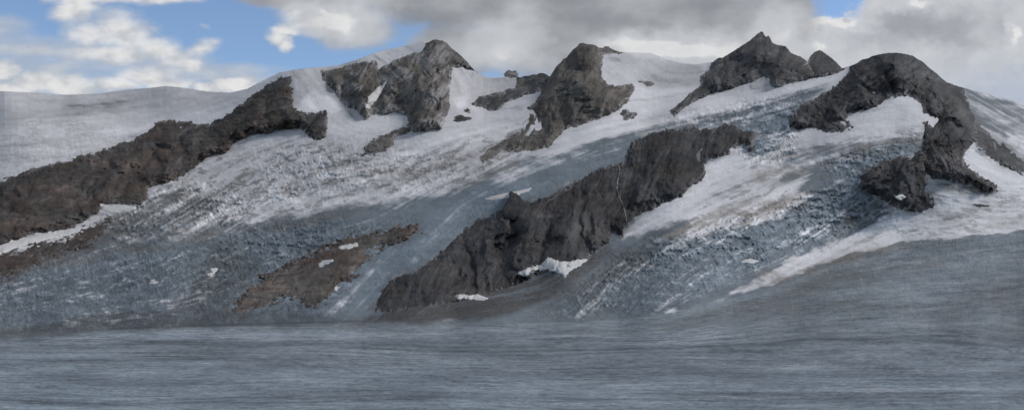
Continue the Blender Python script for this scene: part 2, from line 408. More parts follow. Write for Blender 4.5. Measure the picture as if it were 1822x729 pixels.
ROUGHREG = [
 (0.8, [(-200,480),(300,430),(560,400),(740,400),(600,560),(300,590),(-200,590)], 30),
 (.32, [(620,470),(760,400),(900,320),(1050,262),(1200,225),(1200,235),(1100,285),(860,390),(640,540)], 12),
 (1.0, [(280,470),(430,410),(580,400),(560,440),(440,500),(400,540),(330,530)], 30),
 (0.85, [(180,380),(330,320),(450,350),(430,400),(200,440)], 20),
 (0.6, [(450,280),(620,250),(860,300),(820,330),(640,340),(480,370)], 30),
 (0.9, [(1090,460),(1300,380),(1500,330),(1600,380),(1400,460),(1200,550),(950,570)], 25),
 (0.8, [(1180,215),(1330,180),(1440,165),(1410,290),(1330,290)], 15),
 (0.7, [(1440,290),(1640,240),(1620,275),(1530,320)], 14),
 (0.25, [(0,220),(220,230),(360,215),(200,290),(0,330)], 30),
 (0.18, FRONT, 8),
]

FT = np.array([p for p in FRONT if p[1] < 1000], float)
def front_coord(px, py):
    e = np.interp(px, FT[:, 0], FT[:, 1])
    k = 632.0
    return np.where(py > k, py, k-np.maximum(k-py, 0)/(k-e+1)*np.minimum(k-e, 70))+9*fbm(px/520, py/150, 2, 611)
TONEREG = [  # painted shading of snow walls and hollows, mound highlights, plus darker ice tones
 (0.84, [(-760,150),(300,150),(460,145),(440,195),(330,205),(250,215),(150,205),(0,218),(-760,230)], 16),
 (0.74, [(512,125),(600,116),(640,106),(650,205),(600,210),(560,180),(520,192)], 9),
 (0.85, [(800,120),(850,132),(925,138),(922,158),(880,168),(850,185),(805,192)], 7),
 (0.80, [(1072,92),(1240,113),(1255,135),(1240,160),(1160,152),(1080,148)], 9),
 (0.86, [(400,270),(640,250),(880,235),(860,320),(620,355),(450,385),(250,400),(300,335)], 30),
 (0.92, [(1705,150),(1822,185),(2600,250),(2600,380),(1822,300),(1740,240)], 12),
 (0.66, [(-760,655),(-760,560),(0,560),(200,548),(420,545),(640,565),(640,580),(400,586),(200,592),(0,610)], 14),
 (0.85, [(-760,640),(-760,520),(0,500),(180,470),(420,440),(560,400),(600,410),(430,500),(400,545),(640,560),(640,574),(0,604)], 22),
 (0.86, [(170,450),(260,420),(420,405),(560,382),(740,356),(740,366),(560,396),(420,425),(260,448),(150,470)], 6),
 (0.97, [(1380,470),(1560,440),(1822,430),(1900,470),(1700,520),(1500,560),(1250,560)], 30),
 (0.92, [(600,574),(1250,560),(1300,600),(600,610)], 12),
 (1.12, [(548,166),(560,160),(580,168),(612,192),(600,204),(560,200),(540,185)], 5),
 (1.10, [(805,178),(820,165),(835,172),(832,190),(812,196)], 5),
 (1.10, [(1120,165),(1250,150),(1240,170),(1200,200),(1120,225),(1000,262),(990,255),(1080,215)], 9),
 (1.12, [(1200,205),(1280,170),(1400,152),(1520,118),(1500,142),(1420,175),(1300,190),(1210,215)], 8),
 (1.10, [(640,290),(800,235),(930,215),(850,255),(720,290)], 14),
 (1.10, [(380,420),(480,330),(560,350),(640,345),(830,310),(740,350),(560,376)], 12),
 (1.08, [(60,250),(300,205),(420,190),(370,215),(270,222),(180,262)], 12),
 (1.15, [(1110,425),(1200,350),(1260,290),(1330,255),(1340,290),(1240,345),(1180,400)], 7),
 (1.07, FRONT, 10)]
def gm_(px, py): return 1.2*fbm(px/30+py/40, py/9-px/120, 4, 830, .6)*(1+2.2*region(px, py, TONEREG[4][1], 20))
def mod_(px, py): return fbm(px/11, py/7, 4, 840, .6)*2
def ice_fields(px, py):
    ll = M(L_long, px, py); lwd = M(L_wide, px, py); ls = M(L_short, px, py); lp = M(L_perp, px, py)
    V = front_coord(px, py)
    fr = region(px, py, FRONT, 4)
    fan = ss(1000, 1500, px)*ss(600, 570, py)
    f_w = 2.6*fbm(px/420, V/26, 3, 620)+1.6*fbm(px/150, V/9, 3, 630)
    f_l = 1.5*fbm(px/300, V/2.2, 4, 640, .85)*(.5+1.6*ss(-.2,.3,fbm(px/300, V/20, 2, 641)))+1.5*fbm(px/60, V/2.0, 3, 650, .8)+2.1*fbm(px/20, py/3.2, 4, 660, .8)
    f_l = f_l*(1-.35*fan)+fan*.9*fbm(px/30+py/18, py/8-px/80, 4, 670, .6)
    ll = ll*(1-fr)+f_l*fr; lwd = lwd*(1-fr)+f_w*fr
    ls = ls*(1-.75*fr*(1-.7*fan)); lp = lp*(1-.85*fr*(1-.8*fan))
    rr = np.maximum(0, 1-np.abs(lp+.5*mod_(px, py))*2.2)
    sera = facets(px/17+.4*lwd, py/9-px/60, 3, 760, .55)
    serb = facets(px/26+py/30, py/7-px/40, 3, 780, .55)
    chaos = fbm(px/9+4*lwd*.2, py/6, 5, 700, .62)*2.2
    chaos2 = (1-2*np.abs(fbm(px/15+.6*fbm(px/20, py/20, 2, 9), py/8, 4, 710, .6))*2)
    snow0 = poly_mask(px, py, SNOWREG, 0.97)
    blue = poly_mask(px, py, BLUEREG, 0.1)
    dirt0 = poly_mask(px, py, DIRTREG, 0.02)
    deb_shade0 = poly_mask(px, py, DEBREG, 0.0)
    rough = poly_mask(px, py, ROUGHREG, 0.12)
    front = region(px, py, FRONT, 3)
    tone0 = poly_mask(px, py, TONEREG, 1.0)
    mott = 3.0*fbm(px/55+.7*fbm(px/40, py/20, 2, 31), py/20-px/140, 6, 720, .6)
    mot2 = 3.0*fbm(px/16+.7*fbm(px/20, py/10, 2, 32), py/6-px/45, 4, 730, .6)
    lm = M(L_mid, px, py)+.35*mot2
    patch = (0.24*lwd+0.14*ll+0.12*ls)+.26*mott*(1-fr)+.16*mot2*(.35+.65*rough)*(1-fr)
    snow = ss(0.22, 0.84, snow0+patch*(0.42+.3*rough)*(1-front)+0.08*front*ll)
    sast = region(px, py, [(420,262),(560,250),(640,270),(760,268),(880,235),(940,215),(930,300),(830,330),(640,355),(560,372),(400,402),(180,440),(160,380),(260,340),(330,315),(350,290)], 12)
    sast = np.maximum(sast, .8*region(px, py, [(1330,270),(1400,255),(1560,240),(1645,225),(1640,262),(1530,310),(1440,340),(1340,385),(1180,425),(1240,370),(1330,330)], 10))
    sast = np.maximum(sast, .32*region(px, py, [(-200,230),(60,200),(250,215),(330,200),(420,205),(370,218),(240,245),(0,318),(-200,380)], 12))
    sast = np.maximum(sast, .7*region(px, py, [(1640,330),(1830,330),(1830,400),(1700,424),(1560,432),(1480,430),(1600,385)], 12))
    lk = M(L_knot, px, py)
    rl = np.abs(fbm(px/26+.9*fbm(px/30, py/18, 3, 811), py/9-px/90, 4, 810, .6))*3      # thin white snow bridges between dirty hollows
    gm = sast*ss(-.15, .95, .85*M(L_mid, px, py)+.45*lk+.55*mott+.12*mot2-.1)*ss(.0, .45, rl)
    snow = snow*(1-.60*gm*(1-front))
    snow = snow*(0.90+0.10*ss(-1, 1, lwd))
    # thin snow dusting caught in the crevassed ice
    snow = np.maximum(snow, (0.6*ss(.9, 1.9, .5*ls+chaos+.35*lwd)*ss(.3, .9, rough)*(1-front)))
    snow = np.maximum(snow, 0.10*front*ss(-1, 2, ll))
    dirt = np.clip(dirt0*ss(-1.2, 1.6, -lwd*.5+ll*.3+.3*ls-.6*mott-.5*mot2), 0, 1)
    dirt = np.clip(np.maximum(dirt, .55*gm), 0, 1)
    dirt = np.maximum(dirt, front*0.42*ss(0.6, 2.2, lwd*.7+ll*.5))
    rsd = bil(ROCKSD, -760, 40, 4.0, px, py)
    deb_shade0 = deb_shade0+(.42*ss(-26, 0, rsd+5*mot2+3*ls)*ss(200, 400, py)+.12*ss(-9, 0, rsd+2*mot2))*ss(-.4, .5, mott+.5*lwd)  # contact shade beside the rocks, painted through the rubble colour
    deb_shade = np.clip(deb_shade0*ss(-2.6, 0.2, ll*.7+lwd*.4+.3*ls), 0, 1)
    tone = 1+0.075*ll*(.4+.6*rough)+0.05*ls*rough+0.05*front*ll+0.20*rough*chaos*(1-front)
    tone = tone*(1-0.20*rough*ss(0.4, 2.0, -.7*lp-.6*chaos))
    # lines of melt channels on the valley ice
    tone = tone*(1-front*0.22*ss(.5, 1.5, -f_l))*(1+.20*front*np.clip(f_w, -2, 2)+.075*front*np.clip(f_l, -2, 2))
    for yv, hw, x0_, x1_, k_ in ((606,8,-100,620,-.12),(596,7,150,700,-.12),(613,5,250,900,.17),(621,2.2,620,1900,.24),(628,1.6,200,1250,.15),(640,3,0,420,.16),(655,4,350,620,.12),(661,3.5,1150,1400,.1),(698,3.5,1150,1900,.18),(706,2,300,1900,.14),(713,2.5,0,700,.16),(724,3,-100,900,-.10),(632,6,-100,800,-.07),(716,3,800,1900,-.10)):
        tone = tone*(1-2.2*k_*front*np.exp(-((V-yv+3*fbm(px/200, px*0, 3, int(yv)))/hw)**2)*ss(x0_-90, x0_+90, px)*ss(x1_+120, x1_-120, px)*(.75+.5*fbm(px/60, V/3, 3, 90)))
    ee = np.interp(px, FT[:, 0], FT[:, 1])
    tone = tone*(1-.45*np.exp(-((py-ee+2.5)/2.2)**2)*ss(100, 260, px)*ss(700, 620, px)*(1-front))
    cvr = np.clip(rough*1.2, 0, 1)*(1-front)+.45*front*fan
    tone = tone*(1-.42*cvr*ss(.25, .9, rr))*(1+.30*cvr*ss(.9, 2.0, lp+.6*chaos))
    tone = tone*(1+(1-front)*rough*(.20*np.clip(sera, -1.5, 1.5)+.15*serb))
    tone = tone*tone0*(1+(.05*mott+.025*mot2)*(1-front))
    # oblique crevasses near the right foreground
    cr = ridged((px+1.6*py)/46+1.1*fbm(px/60, py/18, 4, 3), (py-0.35*px)/120, 3, 77)
    crm = region(px, py, [(1350,600),(1500,585),(1900,590),(1900,760),(1250,760),(1200,660)], 40)
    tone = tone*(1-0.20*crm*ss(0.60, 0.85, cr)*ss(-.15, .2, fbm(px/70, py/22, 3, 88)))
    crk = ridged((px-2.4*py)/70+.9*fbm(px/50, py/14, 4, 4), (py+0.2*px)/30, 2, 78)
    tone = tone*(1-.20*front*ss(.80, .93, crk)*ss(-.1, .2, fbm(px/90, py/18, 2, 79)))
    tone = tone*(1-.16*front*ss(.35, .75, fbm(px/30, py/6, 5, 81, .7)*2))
    tone = np.clip(tone, 0.36, 1.6)
    relief = (1-front)*np.clip(rough*1.1-.12,0,1)*(9.5*sera+7*serb)-3.0*cvr*ss(.25, .9, rr)+(1-front)*1.6*gm_(px, py)+rough*(0.5*ls+0.6*lp+1.5*chaos+1.3*chaos2)*(1-.8*front)*1.5+0.35*ll*(0.3+rough)+0.6*lwd*(0.4+rough)*(1-0.6*front)
    return snow, blue, dirt, deb_shade, tone, relief

def smooth_relief(px, py):
    # broad swells of the snow surface
    front = region(px, py, FRONT, 12)
    r = 9*fbm(px/150, py/75, 4, 400)+3.0*fbm(px/45+py/60, py/24, 4, 420)
    return r*(1-0.85*front)

def base_depth(px, py, fields=None):
    D = Dbase(px, py)
    h = smooth_relief(px, py)
    if fields is not None: h = h+fields[5]*0.8
    return D*(1-h/F)

def base_patch(name, xs, tops, bottoms, nrow, power=1.0, skirt=True, **kw):
    t = np.linspace(0, 1, nrow)**power
    PX = np.repeat(xs[None], nrow, 0)
    PY = tops[None]*(1-t[:, None])+bottoms[None]*t[:, None]
    fl = ice_fields(PX, PY)
    D = base_depth(PX, PY, fl)
    pos = world(PX, PY, D)
    A = dict(zip(('snow', 'blue', 'dirt', 'debris_shade', 'tone'), fl[:5]))
    if skirt:
        rows = []
        for k, (dd, dz) in enumerate(((40, -3), (160, -30), (500, -160), (1200, -500))):
            r = pos[0].copy(); r[:, 1] += dd; r[:, 0] *= (1+dd/r[:, 1]); r[:, 2] += dz; rows.insert(0, r)
        pos = np.concatenate([np.array(rows), pos], 0)
        A = {k: np.concatenate([np.repeat(a[:1], 4, 0), a], 0) for k, a in A.items()}
    return lattice(name, pos, ICE, A, kind='structure', **kw)

xs = np.concatenate([np.arange(-700, -20, 12.0), np.arange(-20, 1842, 1.25), np.arange(1842, 2560, 12.0)])
sky = skyline(SNOWSKY, xs, 0.8, 3)
edge = np.interp(xs, FT[:, 0], FT[:, 1])+1.2*fbm(xs/50, xs*0, 4, 8)
# the valley glacier lies slightly proud of the foot of the slope
def front_glacier():
    nrow = 300
    t = np.linspace(0, 1, nrow)
    PX = np.repeat(xs[None], nrow, 0)
    bot = 1050.0
    # rows dense inside the frame, spreading below it
    tt = np.where(t < .86, t/.86, 1)
    PY = edge[None]+(740-edge[None])*tt[:, None]+(bot-740)*np.clip((t-.86)/.14, 0, 1)[:, None]**1.5
    fl = ice_fields(PX, PY)
    D = Dbase(PX, PY)
    left = ss(1250, 900, PX)
    lip = 3.5*(1-np.exp(-(PY-edge[None])/5))*left
    und = .8*fbm(PX/260, PY/22, 4, 900)+.4*fbm(PX/60, PY/6, 3, 950)
    bumps = 4.2*facets(PX/26, PY/3.4, 4, 970, .65)+.7*ridged(PX/160, PY/5, 3, 980)
    D = D*(1-(lip+und+bumps*(.5+.5*left)+fl[5]*.9)/F)
    pos = world(PX, PY, D)
    A = dict(zip(('snow', 'blue', 'dirt', 'debris_shade', 'tone'), fl[:5]))
    r = pos[0].copy(); r[:, 2] -= 25; r[:, 1] += 10
    pos = np.concatenate([r[None], pos], 0)
    A = {k: np.concatenate([a[:1], a], 0) for k, a in A.items()}
    lattice('valley_glacier', pos, VALLEY, A, kind='structure')

# ------------------------------------------------------------------ rock bodies
ROCKS = []
POLYS = []
def rock(name, poly, mat, label, cat, amp=30, w=18, gully=60, gamp=1.0, seed=1, wob=5.0, step=1.15, crest=False, dust=0.0,
         group=None, strata=0.0, extra=None, pale=None, edgesnow=.75, off=0.0, parent=None):
    Pp = np.array(poly, float)
    x0, y0 = Pp.min(0)-14; x1, y1 = Pp.max(0)+14
    nx = int((x1-x0)/step)+2
    xv = np.linspace(x0, x1, nx)
    if crest:
        top = skyline(ROCKSKY, xv, 1.1, 5)+0.8*fbm(xv/2.2, xv*0, 2, 44)
        top = np.maximum(top, y0)
    else:
        top = np.full(nx, y0)
    ny = int((y1-min(top.min(), y1-5))/step)+2
    t = np.linspace(0, 1, ny)
    PX = np.repeat(xv[None], ny, 0); PY = top[None]*(1-t[:, None])+y1*t[:, None]
    sd = sdist(PX, PY, poly)
    a = math.radians(gully)                       # direction the gullies run (picture plane)
    u = PX*math.cos(a)-PY*math.sin(a); v = PX*math.sin(a)+PY*math.cos(a)
    wa = 26*fbm(PX/95, PY/80, 3, seed+33)+7*fbm(PX/24, PY/22, 3, seed+34); u = u+wa; v = v+1.3*wa
    bb = math.radians(strata)
    su = PX*math.cos(bb)-PY*math.sin(bb); sv = PX*math.sin(bb)+PY*math.cos(bb)
    sdraw = sd
    sd = sd+wob*.75*fbm(u/24, v/10, 4, seed+5, .65)+wob*1.0*fbm(su/22, sv/6, 3, seed+15, .65)+wob*1.2*fbm(PX/26, PY/20, 6, seed+25, .75)
    sd = sd+.4*wob*perlin(PX/6.5, PY/4.2, seed+35)*np.exp(-(sdraw/9)**2)
    if crest: sd = np.where(sdraw > 0, np.maximum(sd, .6*np.minimum(sdraw, 3)*(PY-top[None] < 5)), sd)
    wv = v+9*fbm(PX/50, PY/50, 3, seed+9)
    g = 16*ridged(u/130, wv/38, 2, seed+1)+11*ridged(u/55+.3*fbm(v/30, u/30, 2, seed), wv/17, 3, seed+2)
    b = math.radians(strata)
    su = PX*math.cos(b)-PY*math.sin(b); sv = PX*math.sin(b)+PY*math.cos(b)
    g1 = ridged(su/30, sv/9, 4, seed+3, .62); g2 = ridged(u/40, wv/9, 4, seed+6, .6)
    g = g+3.6*g1+3.4*g2+2.2*fbm(PX/6, PY/6, 4, seed+4, .65)
    g = g*.35+34*facets(u/80, wv/36, 5, seed+300, .43)+9*facets(su/40, sv/11, 3, seed+340, .5)
    c = fbm(PX/32, PY/26, 3, seed+70)*3; g = g+4.0*(np.round(c*1.3)/1.3-c*.0)*.6
    ins = np.maximum(sd, 0)
    prof = 1-np.exp(-ins/w)
    h = .6*amp*prof+(g+14)*gamp*np.clip(ins/14, 0, 1)**.8*min(1, w/14)+np.minimum(sd, 0)*(1.6+off)
    h = h+1.2*ss(0, 2.5, sd)
    h = h+off*ss(-1.2, .6, sd)
    if extra is not None: h = h+extra(PX, PY)*ss(0, 6, sd)
    D = base_depth(PX, PY)*(1-h/F)
    pos = world(PX, PY, D)
    keep = sd > -4
    du = np.zeros_like(PX)
    # snow running up the couloirs from the edge of the rock
    fr_ = fbm(u/60, wv/3.6, 4, seed+80, .7)
    du = edgesnow*ss(.12, .42, fr_+.26*np.exp(-ins/7)-.022*ins)
    if dust:
        du = du+ dust*ss(0.15, .6, ridged(su/30, sv/8, 4, seed+90))*ss(.0, .4, fbm(PX/40, PY/30, 3, seed+99)+.15)
    bk = perlin(su/13+.8*fbm(PX/20, PY/20, 3, seed+63), sv/6, seed+64)
    g0 = ridged(u/110, wv/30, 3, seed+61, .6); gb = fbm(PX/60, PY/45, 3, seed+62)
    tn = 1.0+.42*g0-.12+.75*gb+.24*np.sign(bk)*np.abs(bk)**.5*ss(-.2,.3,gb)+.30*g1+.30*g2-.12+.45*fbm(u/70, wv/20, 4, seed+7)+.20*fbm(PX/5, PY/4, 3, seed+8, .7)
    tn = np.clip(tn, .42, 2.3)
    if parent is None: POLYS.append(poly)
    if parent is None: ROCKS.append((xv, top, y1, D, sd))
    A = {'tone': tn, 'dust': du, 'pale': pale(PX, PY) if pale else 0*PX}
    if crest:
        rows = []
        for dd, dz in ((12, -2), (60, -26), (160, -110), (300, -300)):
            r = pos[0].copy(); r[:, 1] += dd; r[:, 0] *= (1+dd/r[:, 1]); r[:, 2] += dz; rows.insert(0, r)
        pos = np.concatenate([np.array(rows), pos], 0)
        keep = np.concatenate([np.repeat(keep[:1], 4, 0), keep], 0)
        A = {k: np.concatenate([np.repeat(q[:1], 4, 0), q], 0) for k, q in A.items()}
    return lattice(name, pos, mat, A, keep, smooth=True, label=label, cat=cat, group=group, parent=parent)

def ell(cx, cy, rx, ry, rot=0, n=18, seed=0):
    r = math.radians(rot); out = []
    for k in range(n):
        a = 2*math.pi*k/n; q = 1+.22*math.sin(3*a+seed)+.12*math.sin(5*a+seed*2)
        x = rx*q*math.cos(a); y = ry*q*math.sin(a)
        out.append((cx+x*math.cos(r)+y*math.sin(r), cy-x*math.sin(r)+y*math.cos(r)))
    return out

def gauss(cx, cy, sx, sy, rot=0):
    r = math.radians(rot)
    def f(PX, PY):
        dx = PX-cx; dy = PY-cy
        u = dx*math.cos(r)-dy*math.sin(r); v = dx*math.sin(r)+dy*math.cos(r)
        return np.exp(-(u/sx)**2-(v/sy)**2)
    return f
def plus(*fs): return lambda X, Y: sum(k*f(X, Y) for k, f in fs)

rock('rock_ridge', [(-420,430),(0,322),(60,300),(130,283),(190,265),(240,247),(262,235),(275,220),(300,214),(340,218),(370,223),(385,214),(410,200),(430,185),(455,165),(480,147),(505,137),(517,138),
 (520,165),(522,190),(530,196),(545,202),(548,215),(536,228),(512,228),(500,232),(470,236),(445,240),(420,250),(408,266),(396,273),(375,275),(355,288),(340,305),(318,318),(290,325),(262,335),(264,350),(256,363),(230,366),(200,361),
 (180,368),(170,380),(130,405),(90,412),(40,422),(0,436),(-420,560)],
 R_BROWN, 'long brown rock ridge descending to the lower left edge from the snowy shoulder', 'rock ridge', amp=42, w=30, gully=27, seed=11, strata=14, gamp=.72, edgesnow=.35)
rock('rock_buttress', [(521,197),(545,203),(560,199),(580,196),(583,220),(579,242),(566,251),(550,244),(540,232),(528,222)],
 R_DARK, 'small dark block of rock hanging at the right end of the long brown ridge', 'rock outcrop', amp=30, w=10, gully=70, seed=21, wob=3)
rock('rocky_bank', [(-420,620),(-420,560),(0,452),(40,440),(90,428),(140,416),(170,398),(195,392),(190,412),(150,440),(110,452),(60,470),(30,484),(0,490)],
 R_BROWN, 'low brown rocky bank below the white snow strip at the left edge', 'rock outcrop', amp=5, w=8, gully=30, seed=31, edgesnow=.5, wob=14, gamp=.45, strata=20)
rock('mountain_peak', [(571,126),(590,124),(625,116),(650,110),(670,108),(674,124),(690,113),(715,102),(735,95),(750,92),(758,80),(768,40),(800,40),(850,100),(846,124),(825,120),(806,120),(802,135),
 (800,165),(799,195),(796,205),(786,228),(760,232),(735,234),(726,222),(722,205),(700,200),(685,206),(665,203),(650,213),(642,203),(635,195),(615,190),(605,178),(596,165),(588,155),(575,142)],
 R_PEAK, 'blunt grey summit left of centre with a snow cap on its left shoulder', 'mountain peak', amp=40, w=16, gully=72, seed=41, crest=True, wob=3.5, strata=48, dust=.5,
 extra=plus((26, gauss(750,150,22,90,68)), (-12, gauss(690,160,14,60,60)), (14, gauss(640,150,18,60,50))))
rock('rock_outcrop', [(645,276),(650,262),(665,247),(690,238),(705,230),(725,223),(733,228),(722,238),(704,242),(700,262),(680,270),(660,277)],
 R_PEAK, 'narrow tapering rock spur in the snow below the blunt left summit', 'rock outcrop', amp=20, w=9, gully=40, seed=51, wob=4)
rock('rocky_crest', [(838,186),(852,172),(880,166),(900,161),(918,156),(920,120),(985,120),(985,138),(974,155),(950,166),(925,174),(905,182),(885,196),(872,198),(860,190)],
 R_FAR, 'low jagged rock crest between the blunt left summit and the central horn', 'rock ridge', amp=26, w=9, gully=50, seed=61, crest=True, wob=4, strata=30)
rock('mountain_peak', [(972,142),(985,115),(1005,60),(1110,60),(1108,95),(1085,96),(1074,95),(1071,115),(1070,135),(1078,148),(1095,154),(1112,150),(1125,149),(1129,160),(1120,175),(1105,192),
 (1085,205),(1060,213),(1035,222),(1010,228),(1000,236),(988,252),(975,262),(950,268),(920,270),(895,268),(880,278),(860,289),(854,280),(870,265),(895,250),(925,235),(938,215),(946,192),(960,170),(970,150)],
 R_PEAK, 'central grey horn with a long rib running down to a pointed toe', 'mountain peak', amp=42, w=20, gully=58, seed=71, crest=True, wob=3.5, strata=55,
 extra=plus((30, gauss(1030,150,16,120,55)), (10, gauss(1070,185,30,20,0))))
rock('mountain_peak', [(1200,206),(1191,197),(1215,180),(1235,160),(1247,150),(1245,136),(1262,125),(1268,105),(1280,50),(1410,50),(1436,104),(1442,118),(1452,130),(1500,128),(1470,134),(1440,142),(1400,150),(1380,156),
 (1371,152),(1366,140),(1345,143),(1325,151),(1300,158),(1270,166),(1245,176),(1225,188)],
 R_FAR, 'highest sharp pointed peak with a twin tip and a dark rock skirt', 'mountain peak', amp=34, w=16, gully=62, seed=81, crest=True, wob=3, strata=40,
 extra=plus((26, gauss(1350,100,14,60,75)), (14, gauss(1300,140,60,12,30))))
rock('mountain_peak', [(1433,122),(1438,104),(1446,60),(1475,60),(1502,112),(1503,123),(1490,130),(1470,136),(1450,136)],
 R_FAR, 'small dark pyramid summit just right of the sharp pointed peak', 'mountain peak', amp=30, w=9, gully=70, seed=91, crest=True, wob=2, strata=50)

midrock = [(664,552),(672,535),(682,515),(692,500),(710,488),(735,485),(760,470),(790,445),(815,420),(830,405),(850,392),(880,380),(900,368),(908,358),(905,344),(912,341),(922,346),(931,357),(950,358),(975,350),(1000,335),
 (1040,315),(1070,298),(1095,292),(1113,288),(1116,268),(1124,254),(1160,238),(1190,230),(1230,228),(1265,226),(1290,221),(1310,222),(1325,232),(1342,236),(1345,256),(1336,269),(1325,258),(1308,258),(1298,272),(1270,283),(1250,290),
 (1254,310),(1248,322),(1225,335),(1215,348),(1190,358),(1160,370),(1135,383),(1120,398),(1108,420),(1090,415),(1085,430),(1060,446),(1045,462),(1020,472),(990,485),(960,488),(930,500),(900,512),(870,524),(840,532),(780,540),(740,548),(700,554)]
BUTT = rock('rock_buttress', midrock, R_DARK, 'huge dark rock buttress in the middle with a small pinnacle on its upper edge', 'rock buttress', amp=62, w=38, gully=68, seed=101, wob=4.5, strata=58, gamp=.95, edgesnow=.4,
 extra=plus((-13, gauss(1110,350,60,9,75)), (-14, gauss(975,420,55,9,70)), (26, gauss(1180,290,60,30,60)), (24, gauss(930,410,60,26,60)), (18, gauss(1040,380,60,22,60)), (-16, gauss(1230,270,30,12,60))),
 pale=plus((.55, gauss(1028,405,30,11,62)), (.25, gauss(1160,330,40,9,65)), (.22, gauss(760,500,50,14,40))))
rock('pinnacle', [(893,374),(902,360),(906,350),(906,343),(910,340),(914,343),(919,344),(926,351),(931,358),(940,366),(934,384),(915,392),(898,388)], R_DARK, None, None, amp=20, w=7, gully=80, seed=107, wob=1.0, step=.8, off=58, gamp=.4, edgesnow=0, parent=BUTT)
rock('rock_outcrop', [(420,548),(424,531),(440,515),(470,490),(500,475),(540,455),(575,440),(610,426),(650,414),(690,408),(738,401),(746,404),(728,424),(702,436),(670,450),(645,470),(625,490),(606,508),(580,534),(556,543),(536,541),(540,528),(500,533),(462,545),(432,552)],
 R_RUST, 'rust brown slabby outcrop ringed by ice at lower left of the dark central buttress', 'rock outcrop', amp=11, w=16, gully=38, seed=111, wob=13, edgesnow=.2, strata=36, gamp=.55, pale=plus((.35, gauss(560,490,50,9,32)), (.3, gauss(660,440,40,7,32)), (.3, gauss(590,525,18,6,30))))
rock('mountain_peak', [(1404,222),(1407,206),(1430,186),(1460,170),(1490,150),(1508,132),(1530,60),(1700,60),(1716,163),(1726,192),(1738,218),(1740,244),(1724,264),(1712,280),(1725,300),(1745,314),(1770,328),(1776,340),(1755,341),(1738,330),
 (1700,322),(1668,318),(1650,310),(1640,300),(1636,285),(1640,268),(1643,250),(1645,235),(1643,210),(1640,187),(1622,172),(1595,171),(1575,178),(1560,190),(1530,196),(1510,201),(1507,214),(1518,226),(1500,233),(1480,237),(1462,232),(1440,228),(1418,230)],
 R_DARK, 'rounded dark summit at right whose two rock arms enclose a bright snow bowl', 'mountain peak', amp=40, w=17, gully=-58, seed=121, crest=True, wob=5, strata=38, dust=.15, edgesnow=.6, gamp=1.0,
 extra=plus((20, gauss(1590,130,70,22,0)), (14, gauss(1680,230,16,80,-65))), pale=plus((.5, gauss(1712,200,50,7,-58)), (.35, gauss(1652,130,14,4,-50)), (.4, gauss(1700,225,60,6,-52))))
rock('rock_outcrop', [(1530,330),(1530,315),(1545,300),(1570,290),(1600,276),(1620,279),(1634,272),(1640,262),(1648,285),(1645,305),(1652,322),(1646,340),(1662,352),(1660,370),(1640,379),(1620,373),(1590,368),(1575,355),(1545,345)],
 R_DARK, 'low rounded dark outcrop below the snow bowl at the foot of the right summit', 'rock outcrop', amp=28, w=14, gully=50, seed=131, wob=5, strata=25)
rock('scree_rib', [(1726,205),(1750,228),(1775,250),(1805,272),(1850,300),(1850,316),(1800,302),(1768,286),(1745,266),(1730,246)],
 R_FAR, 'dark scree rib slanting down to the right edge beside the rounded summit', 'scree rib', amp=7, w=9, gully=-38, seed=137, wob=8, strata=-35, edgesnow=.9, gamp=.5)
for i, (e, lab, a) in enumerate([
 (ell(820,211,15,6,2,seed=1), 'small dark rock island in snow at the foot of the blunt left summit', 10),
 (ell(1117,205,14,9,0,seed=2), 'round dark boulder shaped rock island beside the rib of the central horn', 16),
 (ell(945,192,7,4,30,seed=3), 'tiny rock knob in snow touching the left side of the central horn', 6),
 (ell(1150,148,15,4,-12,seed=4), 'thin rock band in the snow wall right of the central horn', 6),
 (ell(832,197,5,4,0,seed=5), 'tiny rock knob just above the small island below the left summit', 5),
 (ell(1252,143,7,6,0,seed=6), 'small rock tooth in snow left of the sharp pointed peak', 7),
 (ell(1690,392,4,2,0,seed=7), 'tiny stone in the dirty snow below the low rounded outcrop', 3),
 (ell(1745,366,14,3,-4,seed=8), 'thin rock sliver in snow at right below the rounded summit', 3),
 (ell(910,135,7,5,0,seed=9), 'tiny rock knob on the skyline of the snowy col', 4),
]):
    rock('rock_outcrop', e, R_FAR if i in (3, 5, 8) else R_DARK, lab, 'rock outcrop', amp=a, w=6, gully=45, seed=140+i*7, wob=2.5, gamp=.35, step=.9, group='small rocks poking out of the snow')

